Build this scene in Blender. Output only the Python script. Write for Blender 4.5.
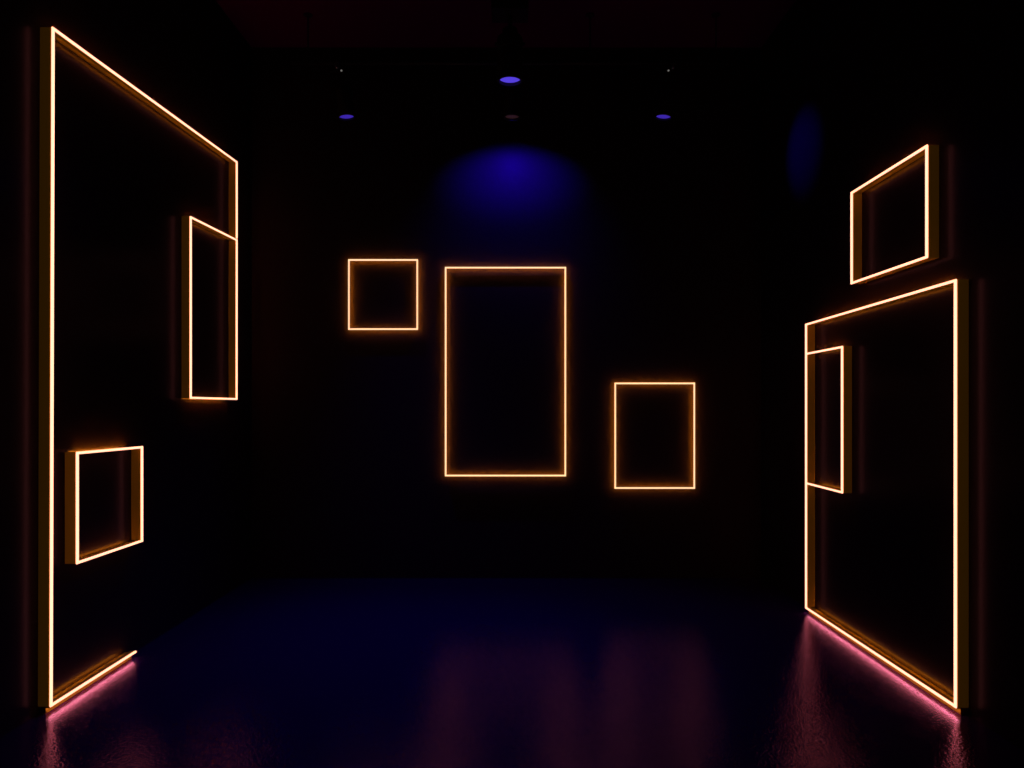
import bpy, bmesh, math
from mathutils import Vector, Matrix

for o in list(bpy.data.objects):
    bpy.data.objects.remove(o, do_unlink=True)
SC = bpy.context.scene
COL = SC.collection

# ------------------------------------------------------------------ camera
cam_d = bpy.data.cameras.new('camera')
cam = bpy.data.objects.new('camera', cam_d)
COL.objects.link(cam)
cam.location = (0, 0, 1.5)
cam.rotation_euler = (math.radians(90), 0, 0)
cam_d.sensor_width = 36
cam_d.lens = 27.0
cam_d.shift_y = 21 / 1024
cam_d.clip_start = 0.02
SC.camera = cam

# ------------------------------------------------------------------ world, exposure
W = bpy.data.worlds.new('world')
SC.world = W
W.use_nodes = True
W.node_tree.nodes['Background'].inputs[0].default_value = (0.0, 0.0, 0.0, 1)
W.node_tree.nodes['Background'].inputs[1].default_value = 0.0
SC.view_settings.view_transform = 'Standard'
SC.view_settings.look = 'None'
SC.view_settings.exposure = 0.0
SC.view_settings.gamma = 1.0
SC.view_settings.use_curve_mapping = False
SC.cycles.max_bounces = 6
SC.cycles.sample_clamp_indirect = 4.0

BLUE = (0.018, 0.0, 1.0)
LED = (2.3, 0.98, 0.61)                # amber strips of the side wall frames, facing the room
LED_BACK = (1.35, 0.84, 0.50)          # the dimmer strips of the back wall frames
ADDED_HALO = (38.0, 15.0, 0.5)           # added emitters behind the back wall frames, imitating lens bloom on the wall
ADDED_HALO_SIDE = (60.0, 25.0, 0.8)      # the same behind the side wall frames
ADDED_HALO_PAIR = (130.0, 54.0, 1.6)     # narrower added outer strip where a bar carries two
ADDED_HALO_INNER = (24.0, 10.5, 0.4)     # and the weaker ones added to light the wall inside those frames
ADDED_FLOOR_GLOW = (11.5, 6.4, 4.6)           # strips added under the floor-standing frames for the bright band on the floor


def spot_lamp(name, parent, loc, target, power, half, blend, color=BLUE, radius=0.03, oval=1.0):
    """The beam of one stage light; loc and target in world metres."""
    d = bpy.data.lights.new(name, 'SPOT')
    d.energy = power
    d.color = color
    d.spot_size = math.radians(2 * half)
    d.spot_blend = blend
    d.shadow_soft_size = radius
    o = bpy.data.objects.new(name, d)
    COL.objects.link(o)
    v = Vector(target) - Vector(loc)
    m = Matrix.Translation(loc) @ v.to_track_quat('-Z', 'Y').to_matrix().to_4x4() @ Matrix.Diagonal((oval, 1, 1, 1))
    if parent:
        bpy.context.view_layer.update()
        o.parent = parent
        o.matrix_parent_inverse = Matrix.Identity(4)
        o.matrix_local = parent.matrix_world.inverted() @ m
    else:
        o.matrix_world = m
    return o


# ------------------------------------------------------------------ materials
def new_mat(name):
    m = bpy.data.materials.new(name)
    m.use_nodes = True
    nt = m.node_tree
    for n in list(nt.nodes):
        nt.nodes.remove(n)
    out = nt.nodes.new('ShaderNodeOutputMaterial')
    return m, nt, out


def coated(name, diffuse, gloss, rough, gloss_fac, bump_scale=0, bump=0.0, bump_dist=0.002, detail=3.0,
           mottle=0.0, added_glow=None):
    """Painted surface: diffuse body under a tinted glossy coat, fine noise grain as bump."""
    m, nt, out = new_mat(name)
    N, Lk = nt.nodes, nt.links
    dif = N.new('ShaderNodeBsdfDiffuse')
    gl = N.new('ShaderNodeBsdfGlossy')
    mix = N.new('ShaderNodeMixShader')
    dif.inputs['Color'].default_value = (*diffuse, 1)
    gl.inputs['Color'].default_value = (*gloss, 1)
    gl.inputs['Roughness'].default_value = rough
    mix.inputs[0].default_value = gloss_fac
    Lk.new(dif.outputs[0], mix.inputs[1])
    Lk.new(gl.outputs[0], mix.inputs[2])
    if added_glow:
        em = N.new('ShaderNodeEmission')
        em.inputs[0].default_value = (*added_glow, 1)
        add = N.new('ShaderNodeAddShader')
        Lk.new(mix.outputs[0], add.inputs[0])
        Lk.new(em.outputs[0], add.inputs[1])
        Lk.new(add.outputs[0], out.inputs[0])
    else:
        Lk.new(mix.outputs[0], out.inputs[0])
    tc = N.new('ShaderNodeTexCoord')
    if bump:
        nz = N.new('ShaderNodeTexNoise')
        nz.inputs['Scale'].default_value = bump_scale
        nz.inputs['Detail'].default_value = detail
        Lk.new(tc.outputs['Object'], nz.inputs['Vector'])
        b = N.new('ShaderNodeBump')
        b.inputs['Strength'].default_value = bump
        b.inputs['Distance'].default_value = bump_dist
        Lk.new(nz.outputs['Fac'], b.inputs['Height'])
        Lk.new(b.outputs[0], dif.inputs['Normal'])
        Lk.new(b.outputs[0], gl.inputs['Normal'])
    if mottle:
        n2 = N.new('ShaderNodeTexNoise')
        n2.inputs['Scale'].default_value = 2.2
        Lk.new(tc.outputs['Object'], n2.inputs['Vector'])
        mr = N.new('ShaderNodeMapRange')
        mr.inputs['To Min'].default_value = rough - mottle
        mr.inputs['To Max'].default_value = rough + mottle
        Lk.new(n2.outputs['Fac'], mr.inputs['Value'])
        Lk.new(mr.outputs[0], gl.inputs['Roughness'])
    return m


def glow(name, rgb):
    m, nt, out = new_mat(name)
    e = nt.nodes.new('ShaderNodeEmission')
    e.inputs[0].default_value = (*rgb, 1)
    e.inputs[1].default_value = 1.0
    nt.links.new(e.outputs[0], out.inputs[0])
    return m


M_FLOOR = coated('floor_resin', (0.024, 0.005, 0.034), (0.60, 0.24, 0.53), 0.12, 0.31, 75, 0.42, 0.005, 2.0, 0.02)
M_WALL = coated('wall_black_lacquer', (0.024, 0.012, 0.014), (0.5, 0.30, 0.45), 0.26, 0.030, 60, 0.05, 0.001)
M_WALL_MATT = coated('wall_black_matt', (0.032, 0.017, 0.020), (0.5, 0.30, 0.45), 0.4, 0.003, 60, 0.05, 0.001)
M_CEIL = coated('ceiling_black_paint', (0.12, 0.004, 0.060), (0.4, 0.2, 0.3), 0.45, 0.02, 40, 0.1, 0.002)
M_CHANNEL = coated('amber_channel_added_glow', (0.40, 0.18, 0.015), (0.6, 0.35, 0.1), 0.35, 0.04, 200, 0.04, 0.0005,
                   added_glow=(0.016, 0.0064, 0.0002))   # added glow standing in for strip light on the side faces
M_RAIL = coated('dark_amber_rail', (0.22, 0.09, 0.01), (0.6, 0.35, 0.1), 0.35, 0.04, 200, 0.04, 0.0005)
M_HALO = glow('added_halo_glow', ADDED_HALO)
M_HALO_SIDE = glow('added_halo_glow_side', ADDED_HALO_SIDE)
M_HALO_PAIR = glow('added_halo_glow_pair', ADDED_HALO_PAIR)
M_HALO_INNER = glow('added_halo_glow_inner', ADDED_HALO_INNER)
M_FLOOR_GLOW = glow('added_floor_glow', ADDED_FLOOR_GLOW)
M_STRIP = glow('amber_light_strip', LED)
M_STRIP_BACK = glow('dimmer_amber_light_strip', LED_BACK)
M_BLACK = coated('black_metal', (0.032, 0.024, 0.024), (0.4, 0.36, 0.36), 0.35, 0.05, 300, 0.05, 0.0005)
M_STEEL = coated('polished_steel', (0.25, 0.25, 0.25), (0.85, 0.85, 0.85), 0.25, 0.6)
M_BLUE_LENS = glow('lit_blue_lens', (0.09, 0.05, 0.72))
M_BLUE_DIM = glow('lit_blue_lens_turned_away', (0.042, 0.018, 0.36))
M_RED_LENS = coated('dark_red_lens_glass', (0.10, 0.03, 0.03), (0.6, 0.35, 0.35), 0.2, 0.15, added_glow=(0.017, 0.0065, 0.007))
M_GLINT = glow('glint_glow', (0.11, 0.11, 0.10))


# ------------------------------------------------------------------ mesh helpers
def link(name, bm, mat, parent=None, smooth=False):
    bmesh.ops.recalc_face_normals(bm, faces=bm.faces)
    me = bpy.data.meshes.new(name)
    bm.to_mesh(me)
    bm.free()
    me.materials.append(mat)
    if smooth:
        for p in me.polygons:
            p.use_smooth = True
    o = bpy.data.objects.new(name, me)
    COL.objects.link(o)
    if parent:
        o.parent = parent
    return o


def bevel(bm, w, seg=2):
    bmesh.ops.recalc_face_normals(bm, faces=bm.faces)
    bmesh.ops.bevel(bm, geom=list(bm.edges), offset=w, segments=seg, affect='EDGES', profile=0.7)


def box(bm, lo, hi):
    vs = [bm.verts.new((x, y, z)) for x in (lo[0], hi[0]) for y in (lo[1], hi[1]) for z in (lo[2], hi[2])]
    for f in ((0, 1, 3, 2), (4, 6, 7, 5), (0, 4, 5, 1), (2, 3, 7, 6), (0, 2, 6, 4), (1, 5, 7, 3)):
        bm.faces.new([vs[i] for i in f])


def prism(bm, poly, z0, z1):
    a = [bm.verts.new((x, y, z0)) for x, y in poly]
    b = [bm.verts.new((x, y, z1)) for x, y in poly]
    n = len(poly)
    bm.faces.new(a[::-1])
    bm.faces.new(b)
    for i in range(n):
        bm.faces.new((a[i], a[(i + 1) % n], b[(i + 1) % n], b[i]))


def lathe(bm, prof, seg=32, closed=False):
    """Turn (radius, z) pairs round z; a radius of 0 closes to a point."""
    rings = []
    for r, z in prof:
        if r == 0:
            rings.append([bm.verts.new((0, 0, z))])
        else:
            rings.append([bm.verts.new((r * math.cos(2 * math.pi * k / seg), r * math.sin(2 * math.pi * k / seg), z))
                          for k in range(seg)])
    pairs = list(zip(rings, rings[1:]))
    if closed:
        pairs.append((rings[-1], rings[0]))
    for a, b in pairs:
        for k in range(seg):
            j = (k + 1) % seg
            if len(a) == 1 and len(b) == 1:
                continue
            if len(a) == 1:
                bm.faces.new((a[0], b[j], b[k]))
            elif len(b) == 1:
                bm.faces.new((a[k], a[j], b[0]))
            else:
                bm.faces.new((a[k], a[j], b[j], b[k]))


def tube(bm, pts, r, seg=10):
    pts = [Vector(p) for p in pts]
    rings = []
    for i, p in enumerate(pts):
        d = (pts[min(i + 1, len(pts) - 1)] - pts[max(i - 1, 0)]).normalized()
        up = Vector((0, 0, 1)) if abs(d.z) < 0.9 else Vector((1, 0, 0))
        x = d.cross(up).normalized()
        y = d.cross(x).normalized()
        rings.append([bm.verts.new(p + x * r * math.cos(2 * math.pi * k / seg) + y * r * math.sin(2 * math.pi * k / seg))
                      for k in range(seg)])
    for a, b in zip(rings, rings[1:]):
        for k in range(seg):
            j = (k + 1) % seg
            bm.faces.new((a[k], a[j], b[j], b[k]))
    bm.faces.new(rings[0][::-1])
    bm.faces.new(rings[-1])


def empty(name, loc, rotz=0.0):
    o = bpy.data.objects.new(name, None)
    COL.objects.link(o)
    o.location = loc
    o.rotation_euler = (0, 0, rotz)
    o.empty_display_size = 0.1
    return o


def tag(o, label, cat, group=None):
    o['label'] = label
    o['category'] = cat
    if group:
        o['group'] = group
    return o


def struct(o):
    o['kind'] = 'structure'
    return o


# ------------------------------------------------------------------ room shell
CEIL_Z = 4.60
BACK_Y = 6.66
FRONT_Y = -2.2
STAND = 0.062                                   # light strip centre line in front of its wall
LA, LB = -2.29699 - STAND, 0.015179             # left wall:  X = LA + LB * Y
RA, RB = 2.20921 + STAND, -0.016559             # right wall: X = RA + RB * Y


def lx(y): return LA + LB * y
def rx(y): return RA + RB * y


T = 0.15
bm = bmesh.new()
prism(bm, [(lx(FRONT_Y) - T, FRONT_Y - T), (rx(FRONT_Y) + T, FRONT_Y - T), (rx(BACK_Y) + T, BACK_Y + T), (lx(BACK_Y) - T, BACK_Y + T)], -0.12, 0.0)
struct(link('floor', bm, M_FLOOR))
bm = bmesh.new()
prism(bm, [(lx(FRONT_Y) - T, FRONT_Y - T), (rx(FRONT_Y) + T, FRONT_Y - T), (rx(BACK_Y) + T, BACK_Y + T), (lx(BACK_Y) - T, BACK_Y + T)], CEIL_Z, CEIL_Z + 0.12)
struct(link('ceiling', bm, M_CEIL))
bm = bmesh.new()
prism(bm, [(lx(BACK_Y), BACK_Y), (rx(BACK_Y), BACK_Y), (rx(BACK_Y), BACK_Y + T), (lx(BACK_Y), BACK_Y + T)], 0, CEIL_Z)
struct(link('wall_back', bm, M_WALL_MATT))
bm = bmesh.new()
prism(bm, [(lx(FRONT_Y), FRONT_Y), (rx(FRONT_Y), FRONT_Y), (rx(FRONT_Y), FRONT_Y - T), (lx(FRONT_Y), FRONT_Y - T)], 0, CEIL_Z)
struct(link('wall_front', bm, M_WALL))
bm = bmesh.new()
prism(bm, [(lx(FRONT_Y), FRONT_Y - T), (lx(BACK_Y), BACK_Y + T), (lx(BACK_Y) - T, BACK_Y + T), (lx(FRONT_Y) - T, FRONT_Y - T)], 0, CEIL_Z)
struct(link('wall_left', bm, M_WALL))
bm = bmesh.new()
prism(bm, [(rx(FRONT_Y), FRONT_Y - T), (rx(BACK_Y), BACK_Y + T), (rx(BACK_Y) + T, BACK_Y + T), (rx(FRONT_Y) + T, FRONT_Y - T)], 0, CEIL_Z)
struct(link('wall_right', bm, M_WALL))

# ------------------------------------------------------------------ glowing frames
HALF_W = 0.0048       # half width of the channel
DEPTH = 0.0545       # channel depth, from the wall
R_STRIP = 0.0068     # radius of the round light strip


def sweep(bm, a, ma, b, mb, prof, s, dome=(0, 0), d=None):
    """Prism with cross-section prof [(across, out)] from 2-D point a to b, ends cut along the mitres ma, mb.
    s turns 'out of the wall' into the frame's own y axis. dome rounds an open end."""
    rings = []

    def ring(p, m, k=1.0, shift=0.0, cw=0.0):
        return [bm.verts.new((p.x + m.x * o * k + d.x * shift, s * (cw + (w - cw) * k), p.y + m.y * o * k + d.y * shift))
                for o, w in prof]
    cw = sum(w for o, w in prof) / len(prof)
    if dome[0]:
        for k, sh in ((0.35, -0.9), (0.75, -0.62)):
            rings.append(ring(a, ma, k, sh * R_STRIP, cw))
    rings.append(ring(a, ma))
    rings.append(ring(b, mb))
    if dome[1]:
        for k, sh in ((0.75, 0.62), (0.35, 0.9)):
            rings.append(ring(b, mb, k, sh * R_STRIP, cw))
    n = len(prof)
    for p, q in zip(rings, rings[1:]):
        for i in range(n):
            j = (i + 1) % n
            bm.faces.new((p[i], p[j], q[j], q[i]))
    bm.faces.new(rings[0][::-1])
    bm.faces.new(rings[-1])


REAR_W = 0.032       # height of the added halo strip above the wall


def channel_prof(open_pos, open_neg, fin=False):
    """Cross-section (across, out); a side that is open stops short of the wall so the added halo strip lights it."""
    h, c = HALF_W, 0.0018
    top = [(-h, DEPTH - c), (-h + c, DEPTH), (h - c, DEPTH), (h, DEPTH - c)]
    g, lip, k = REAR_W, 0.0018, 0.0006          # a lip along each open edge hides the added halo strip from the side
    if fin:                                      # both sides open, a fin down the middle keeps the two added strips apart
        return [(-h + k, g), (-h + k, g - lip), (-h, g - lip)] + top + [
            (h, g - lip), (h - k, g - lip), (h - k, g), (0.0008, g), (0.0008, 0.0), (-0.0008, 0.0), (-0.0008, g)]
    if open_pos and open_neg:
        return [(-h + k, g), (-h + k, g - lip), (-h, g - lip)] + top + [(h, g - lip), (h - k, g - lip), (h - k, g)]
    if open_pos:
        return [(-h, 0.0)] + top + [(h, g - lip), (h - k, g - lip), (h - k, g), (-h + 0.0022, g), (-h + 0.0022, 0.0)]
    if open_neg:
        return [(-h + k, g), (-h + k, g - lip), (-h, g - lip)] + top + [(h, 0.0), (h - 0.0022, 0.0), (h - 0.0022, g)]
    return [(-h, 0.0)] + top + [(h, 0.0)]


def rear_prof(lo, hi):
    return [(lo, REAR_W - 0.0008), (lo, REAR_W - 0.0002), (hi, REAR_W - 0.0002), (hi, REAR_W - 0.0008)]


STRIP_PROF = [(R_STRIP * math.cos(2 * math.pi * k / 12), STAND + R_STRIP * math.sin(2 * math.pi * k / 12)) for k in range(12)]


def light_frame(root, s, pts, closed, rear, strip_mat=None):
    """pts: corners (along wall, height). rear: added halo strips, one letter per bar - b lights the wall on both sides of the bar,
    o on the outer side only, i inner side only (weaker), x outer strong and inner weak, n no halo strip."""
    P = [Vector(p) for p in pts]
    n = len(P)
    segs = n if closed else n - 1
    area = sum(P[i].x * P[(i + 1) % n].y - P[(i + 1) % n].x * P[i].y for i in range(n))
    dirs = [(P[(i + 1) % n] - P[i]).normalized() for i in range(segs)]
    nor = [Vector((-d.y, d.x)) for d in dirs]
    for i in range(segs):
        def miter(j, k):
            return (nor[j] + nor[k]) / (1 + nor[j].dot(nor[k]))
        has_a = closed or i > 0
        has_b = closed or i < segs - 1
        ma = miter((i - 1) % segs, i) if has_a else nor[i]
        mb = miter(i, (i + 1) % segs) if has_b else nor[i]
        a, b = P[i], P[(i + 1) % n]
        kind = rear[i]
        outer_pos = area < 0
        pos = kind in 'bx' or (kind == 'o' and outer_pos) or (kind == 'i' and not outer_pos)
        neg = kind in 'bx' or (kind == 'o' and not outer_pos) or (kind == 'i' and outer_pos)
        bm = bmesh.new()
        sweep(bm, a, ma, b, mb, channel_prof(pos, neg, kind == 'x'), s, d=dirs[i])
        if kind == 'b':                                   # pegs that carry the bar on the wall
            for f in (0.08, 0.92):
                p = a.lerp(b, f)
                y0, y1 = sorted((0.0, s * REAR_W))
                box(bm, (p.x - 0.003, y0, p.y - 0.003), (p.x + 0.003, y1, p.y + 0.003))
        bar = link('frame_bar', bm, M_CHANNEL, root)
        bm = bmesh.new()
        sweep(bm, a, ma, b, mb, STRIP_PROF, s, (not has_a, not has_b), dirs[i])
        st = link('light_strip', bm, strip_mat or M_STRIP, bar)
        st['label'] = 'glowing amber light strip'
        t = dirs[i] * 0.085                               # added side wall strips stop short of the corners
        if kind == 'b':
            bm = bmesh.new()
            sweep(bm, a, ma, b, mb, rear_prof(-0.0041, 0.0041), s, d=dirs[i])
            link('added_halo_strip', bm, M_HALO, bar)  # emitter added for the halo on the wall
        if kind in 'ox':
            lo, hi = ((0.0012, 0.0041) if kind == 'x' else (-0.0022, 0.0041))
            bm = bmesh.new()
            sweep(bm, a + t, nor[i], b - t, nor[i], rear_prof(lo, hi) if outer_pos else rear_prof(-hi, -lo), s, d=dirs[i])
            link('added_halo_strip', bm, M_HALO_PAIR if kind == 'x' else M_HALO_SIDE, bar)
        if kind in 'ix':
            lo, hi = ((0.0012, 0.0041) if kind == 'x' else (-0.0022, 0.0041))
            bm = bmesh.new()
            sweep(bm, a + t * 0.6, nor[i], b - t * 0.6, nor[i], rear_prof(-hi, -lo) if outer_pos else rear_prof(lo, hi), s, d=dirs[i])
            link('added_halo_strip', bm, M_HALO_INNER, bar)


def side_root(name, which, y0):
    a, b = (LA, LB) if which == 'left' else (RA, RB)
    root = empty(name, (a + b * y0, y0, 0), math.atan2(1, b))
    return root, (-1 if which == 'left' else 1), math.sqrt(1 + b * b)


def on_wall(pts, y0, k):
    return [((y - y0) * k, z) for y, z in pts]


def plinth(root, s, u0, u1, z1):
    """Rail the frame stands on, set back from the light strip, with an added amber strip in its overhang to brighten the floor."""
    bm = bmesh.new()
    y0, y1 = sorted((0.0, s * 0.040))
    box(bm, (u0, y0, 0.0), (u1, y1, z1))
    bevel(bm, 0.0015, 1)
    y0, y1 = sorted((s * 0.038, s * 0.060))
    box(bm, (u0, y0, z1 - 0.0045), (u1, y1, z1 - 0.0005))
    rail = link('base_rail', bm, M_RAIL, root)
    bm = bmesh.new()
    y0, y1 = sorted((s * 0.043, s * 0.058))
    box(bm, (u0 + 0.002, y0, z1 - 0.0052), (u1 - 0.002, y1, z1 - 0.0046))
    st = link('added_floor_strip', bm, M_FLOOR_GLOW, rail)
    st['label'] = 'added amber glow strip facing the floor'


G = 'glowing amber light frames'
# left wall
y0 = 3.734
root, s, k = side_root('light_frame', 'left', y0)
tag(root, 'towering open light frame on left wall, one side standing on the floor, short lit foot', 'light frame', G)
light_frame(root, s, on_wall([(6.15, 2.838), (6.15, 3.445), (3.75, 3.338), (3.734, 0.04), (4.545, 0.04)], y0, k), False, 'oxni')
plinth(root, s, -0.007, (4.545 - y0) * k, 0.033)
y0 = 5.3
root, s, k = side_root('light_frame', 'left', y0)
tag(root, 'tall narrow light frame on left wall, hanging at the far corner of the towering frame', 'light frame', G)
light_frame(root, s, on_wall([(5.3, 2.796), (6.15, 2.82), (6.147, 1.548), (5.3, 1.55)], y0, k), True, 'xoxn')
y0 = 3.954
root, s, k = side_root('light_frame', 'left', y0)
tag(root, 'small square light frame low on left wall, inside the towering open frame', 'light frame', G)
light_frame(root, s, on_wall([(3.954, 1.253), (4.623, 1.246), (4.623, 0.683), (3.954, 0.688)], y0, k), True, 'ooin')

# right wall
y0 = 3.971
root, s, k = side_root('light_frame', 'right', y0)
tag(root, 'small light frame high on right wall, hanging above the floor-standing frame', 'light frame', G)
light_frame(root, s, on_wall([(4.816, 2.830), (3.971, 2.838), (3.971, 2.265), (4.816, 2.264)], y0, k), True, 'xnno')
y0 = 3.721
root, s, k = side_root('light_frame', 'right', y0)
tag(root, 'large four-sided light frame on right wall, whole lit bottom edge standing on the floor', 'light frame', G)
light_frame(root, s, on_wall([(5.532, 2.079), (3.721, 2.103), (3.721, 0.04), (5.532, 0.04)], y0, k), True, 'xnio')
plinth(root, s, -0.007, (5.532 - y0) * k + 0.007, 0.033)
y0 = 4.951
root, s, k = side_root('light_frame', 'right', y0)
tag(root, 'narrow three-sided light frame on right wall, inside the large frame against its far edge', 'light frame', G)
light_frame(root, s, on_wall([(5.5215, 0.937), (4.951, 0.937), (4.951, 1.874), (5.5215, 1.868)], y0, k), False, 'inx')

# back wall
for x0, z1, x1, z0, label in (
        (-1.401, 2.746, -0.814, 2.152, 'small square light frame on back wall, left of the tall middle frame'),
        (-0.570, 2.680, 0.458, 0.894, 'tall upright light frame in the middle of the back wall, largest there'),
        (0.887, 1.686, 1.566, 0.787, 'light frame low on back wall, slightly taller than wide, right of the tall one')):
    root = tag(empty('light_frame', (x0, BACK_Y, z0)), label, 'light frame', G)
    light_frame(root, -1, [(0, z1 - z0), (x1 - x0, z1 - z0), (x1 - x0, 0), (0, 0)], True, 'bbbb', M_STRIP_BACK)

# ------------------------------------------------------------------ ceiling spotlights
PIPE_Y, PIPE_Z = 6.10, 4.216
bar = tag(empty('lighting_bar', (0, PIPE_Y, PIPE_Z)), 'thin black lighting bar under the ceiling along the back wall', 'lighting bar')
bm = bmesh.new()
tube(bm, [(-1.75, 0, 0), (1.75, 0, 0)], 0.016, 16)
link('pipe', bm, M_BLACK, bar, True)
for x in (-1.62, 0.62, 1.62):
    bm = bmesh.new()
    tube(bm, [(x, 0, 0.0), (x, 0, CEIL_Z - PIPE_Z - 0.008)], 0.006, 8)
    lathe_off = bmesh.new()
    lathe(lathe_off, [(0, CEIL_Z - PIPE_Z - 0.008), (0.035, CEIL_Z - PIPE_Z - 0.008), (0.035, CEIL_Z - PIPE_Z), (0, CEIL_Z - PIPE_Z)], 20)
    bmesh.ops.translate(lathe_off, verts=lathe_off.verts, vec=(x, 0, 0))
    me = bpy.data.meshes.new('tmp')
    lathe_off.to_mesh(me)
    lathe_off.free()
    bm.from_mesh(me)
    bpy.data.meshes.remove(me)
    link('drop_rod', bm, M_BLACK, bar)


def can_profile(r, h):
    """Can hanging from z=0 (pivot level, near its top) with its mouth at z=-h."""
    t = h * 0.30
    return [(0, t), (r * 0.55, t), (r * 0.72, t - 0.012), (r * 0.78, t - 0.03), (r * 0.95, t - 0.045), (r, t - 0.06),
            (r, -h + 0.055), (r * 1.04, -h + 0.05), (r * 1.04, -h + 0.004), (r * 1.0, -h),
            (r * 0.93, -h), (r * 0.93, -h + 0.022), (0, -h + 0.024)]


def bar_spot(x, lean, label, lens_mat, lens_label, knob_side):
    """Stage can clamped to the bar; lean (degrees) swings its mouth sideways."""
    root = tag(empty('spotlight', (x, PIPE_Y, PIPE_Z)), label, 'spotlight', 'spotlights on the lighting bar')
    bm = bmesh.new()                                            # hook clamp round the pipe
    lathe(bm, [(0.018, -0.02), (0.030, -0.02), (0.030, 0.02), (0.018, 0.02)], 24, True)
    bmesh.ops.rotate(bm, verts=bm.verts, cent=(0, 0, 0), matrix=Matrix.Rotation(math.pi / 2, 3, 'Y'))
    box(bm, (-0.016, -0.014, -0.062), (0.016, 0.014, -0.026))
    link('clamp', bm, M_BLACK, root)
    bm = bmesh.new()
    lathe(bm, [(0, 0.0), (0.010, 0.0), (0.012, 0.006), (0.012, 0.020), (0.008, 0.026), (0, 0.028)], 16)
    bmesh.ops.rotate(bm, verts=bm.verts, cent=(0, 0, 0), matrix=Matrix.Rotation(math.pi / 2, 3, 'X'))
    bmesh.ops.translate(bm, verts=bm.verts, vec=(knob_side * 0.0, -0.0135, -0.048))
    link('bolt', bm, M_STEEL, root, True)
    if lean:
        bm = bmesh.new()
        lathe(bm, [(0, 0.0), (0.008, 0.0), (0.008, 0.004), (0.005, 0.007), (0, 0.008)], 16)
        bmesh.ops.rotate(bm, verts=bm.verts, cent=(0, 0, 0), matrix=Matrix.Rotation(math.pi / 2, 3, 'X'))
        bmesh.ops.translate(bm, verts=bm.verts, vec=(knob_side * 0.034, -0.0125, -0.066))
        kn = link('painted_glint', bm, M_GLINT, root, True)  # glowing stud added as the glint of the clamp bolt
        kn['label'] = 'tiny pale glint, made as a glowing stud'
    r, h = 0.064, 0.20
    Rm = Matrix.Rotation(math.radians(-lean), 3, 'Y')
    piv = Vector((0, 0, -0.235))
    swing = math.copysign(0.052, lean) if lean else 0.0     # the yoke hangs off to the side the can leans to
    # yoke: flat strap from the clamp down both sides of the can
    bm = bmesh.new()
    for sd in (-1, 1):
        box(bm, (sd * (r + 0.006) - 0.003, -0.013, -0.235 - 0.012), (sd * (r + 0.006) + 0.003, 0.013, -0.066))
    box(bm, (-r - 0.009, -0.013, -0.070), (r + 0.009, 0.013, -0.062))
    for v in bm.verts:                                          # the strap swings with the can below the clamp
        f = min(1.0, max(0.0, (-0.062 - v.co.z) / 0.17))
        v.co.x += swing * f
    yk = link('yoke', bm, M_BLACK, root)
    off = Vector((swing, 0, 0))
    bm = bmesh.new()
    lathe(bm, can_profile(r, h), 36)
    bmesh.ops.rotate(bm, verts=bm.verts, cent=(0, 0, 0), matrix=Rm)
    bmesh.ops.translate(bm, verts=bm.verts, vec=piv + off)
    link('housing', bm, M_BLACK, root, False)
    bm = bmesh.new()
    lathe(bm, [(0, -h + 0.008), (r * 0.5, -h + 0.010), (r * 0.925, -h + 0.016), (r * 0.925, -h + 0.020), (0, -h + 0.020)], 32)
    bmesh.ops.rotate(bm, verts=bm.verts, cent=(0, 0, 0), matrix=Rm)
    bmesh.ops.translate(bm, verts=bm.verts, vec=piv + off)
    ln = link('lens', bm, lens_mat, root, True)
    ln['label'] = lens_label
    for sd in (-1, 1):
        bm = bmesh.new()
        tube(bm, [(sd * (r - 0.002), 0, 0), (sd * (r + 0.024), 0, 0)], 0.011, 12)
        bmesh.ops.translate(bm, verts=bm.verts, vec=piv + off)
        link('tilt_knob', bm, M_BLACK, root)
    mouth = Vector((x, PIPE_Y, PIPE_Z)) + piv + off + Rm @ Vector((0, 0, -h - 0.02))
    return root, mouth


sl, ml = bar_spot(-1.386, 6, 'black spotlight with blue lens leaning right, near left end of the lighting bar',
                  M_BLUE_DIM, 'lit blue lens', 1)
sm, mm = bar_spot(0.0, 0, 'black spotlight with dull reddish lens, on the lighting bar behind the larger hanging spotlight',
                  M_RED_LENS, 'dull reddish lens', 1)
sr, mr_ = bar_spot(1.274, -6, 'black spotlight with blue lens leaning left, near right end of the lighting bar',
                   M_BLUE_DIM, 'lit blue lens', -1)

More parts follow.
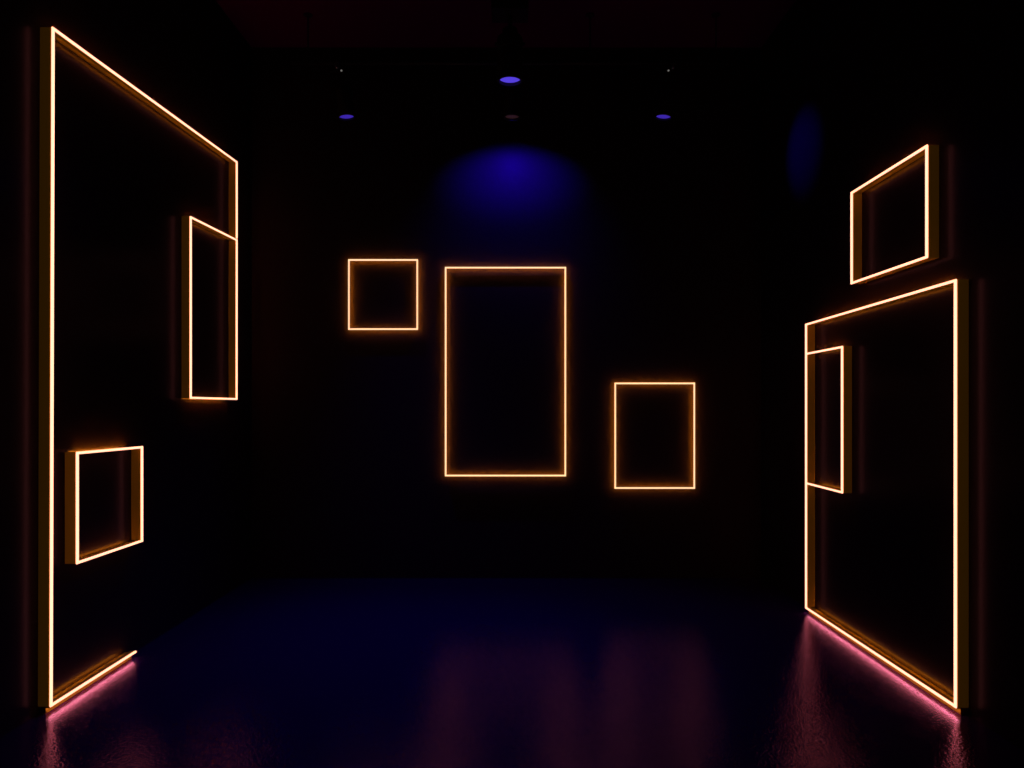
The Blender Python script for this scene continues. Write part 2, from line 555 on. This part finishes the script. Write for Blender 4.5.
# larger can on its own ceiling box, nearer the camera
CY = 5.67
big = tag(empty('spotlight', (-0.015, CY, CEIL_Z)), 'large black can spotlight hanging from a ceiling box, front centre of the room', 'spotlight')
bm = bmesh.new()
box(bm, (-0.135, -0.11, -0.228), (0.135, 0.11, 0.0))
bevel(bm, 0.012, 2)
link('ceiling_box', bm, M_BLACK, big)
bm = bmesh.new()
tube(bm, [(0, 0, -0.226), (0, 0, -0.345)], 0.016, 16)
link('stem', bm, M_BLACK, big, True)
R, ztop, zbot = 0.094, -0.325, -0.712
bm = bmesh.new()
lathe(bm, [(0, ztop), (0.052, ztop), (0.056, ztop - 0.006), (0.056, ztop - 0.05), (0.078, ztop - 0.055), (R - 0.004, ztop - 0.065),
           (R, ztop - 0.075), (R, ztop - 0.15), (R - 0.004, ztop - 0.154), (R - 0.004, ztop - 0.162), (R, ztop - 0.166),
           (R, zbot + 0.06), (R + 0.004, zbot + 0.055), (R + 0.004, zbot + 0.004), (R, zbot),
           (R - 0.014, zbot), (R - 0.014, zbot + 0.034), (0, zbot + 0.036)], 48)
link('housing', bm, M_BLACK, big)
bm = bmesh.new()
lathe(bm, [(0, zbot + 0.012), (0.04, zbot + 0.015), (0.079, zbot + 0.024), (0.079, zbot + 0.032), (0, zbot + 0.032)], 40)
ln = link('lens', bm, M_BLUE_LENS, big, True)
ln['label'] = 'lit blue lens'
for sd in (-1, 1):
    bm = bmesh.new()
    tube(bm, [(sd * (R - 0.002), 0, ztop - 0.11), (sd * (R + 0.018), 0, ztop - 0.11)], 0.012, 12)
    link('tilt_knob', bm, M_BLACK, big)

# ------------------------------------------------------------------ beams of the spotlights
spot_lamp('beam', sm, mm, (0.0, BACK_Y, mm.z - 0.29), 70, 27, 1.0, oval=2.3)
spot_lamp('beam_edge', sm, mm, (0.0, BACK_Y, mm.z - 0.60), 38, 52, 1.0)
spot_lamp('beam', sl, ml, (-0.6, 5.2, 0.0), 150, 36, 1.0)
spot_lamp('beam', sr, mr_, (0.9, 4.8, 0.0), 50, 30, 1.0)
spot_lamp('added_wall_beam', sr, mr_, (2.17, 5.78, 3.43), 55, 19, 1.0)  # extra lamp added for the blue patch on the right wall
spot_lamp('beam', big, (-0.015, CY, CEIL_Z + zbot - 0.03), (-0.7, 4.4, 0.0), 170, 30, 1.0)
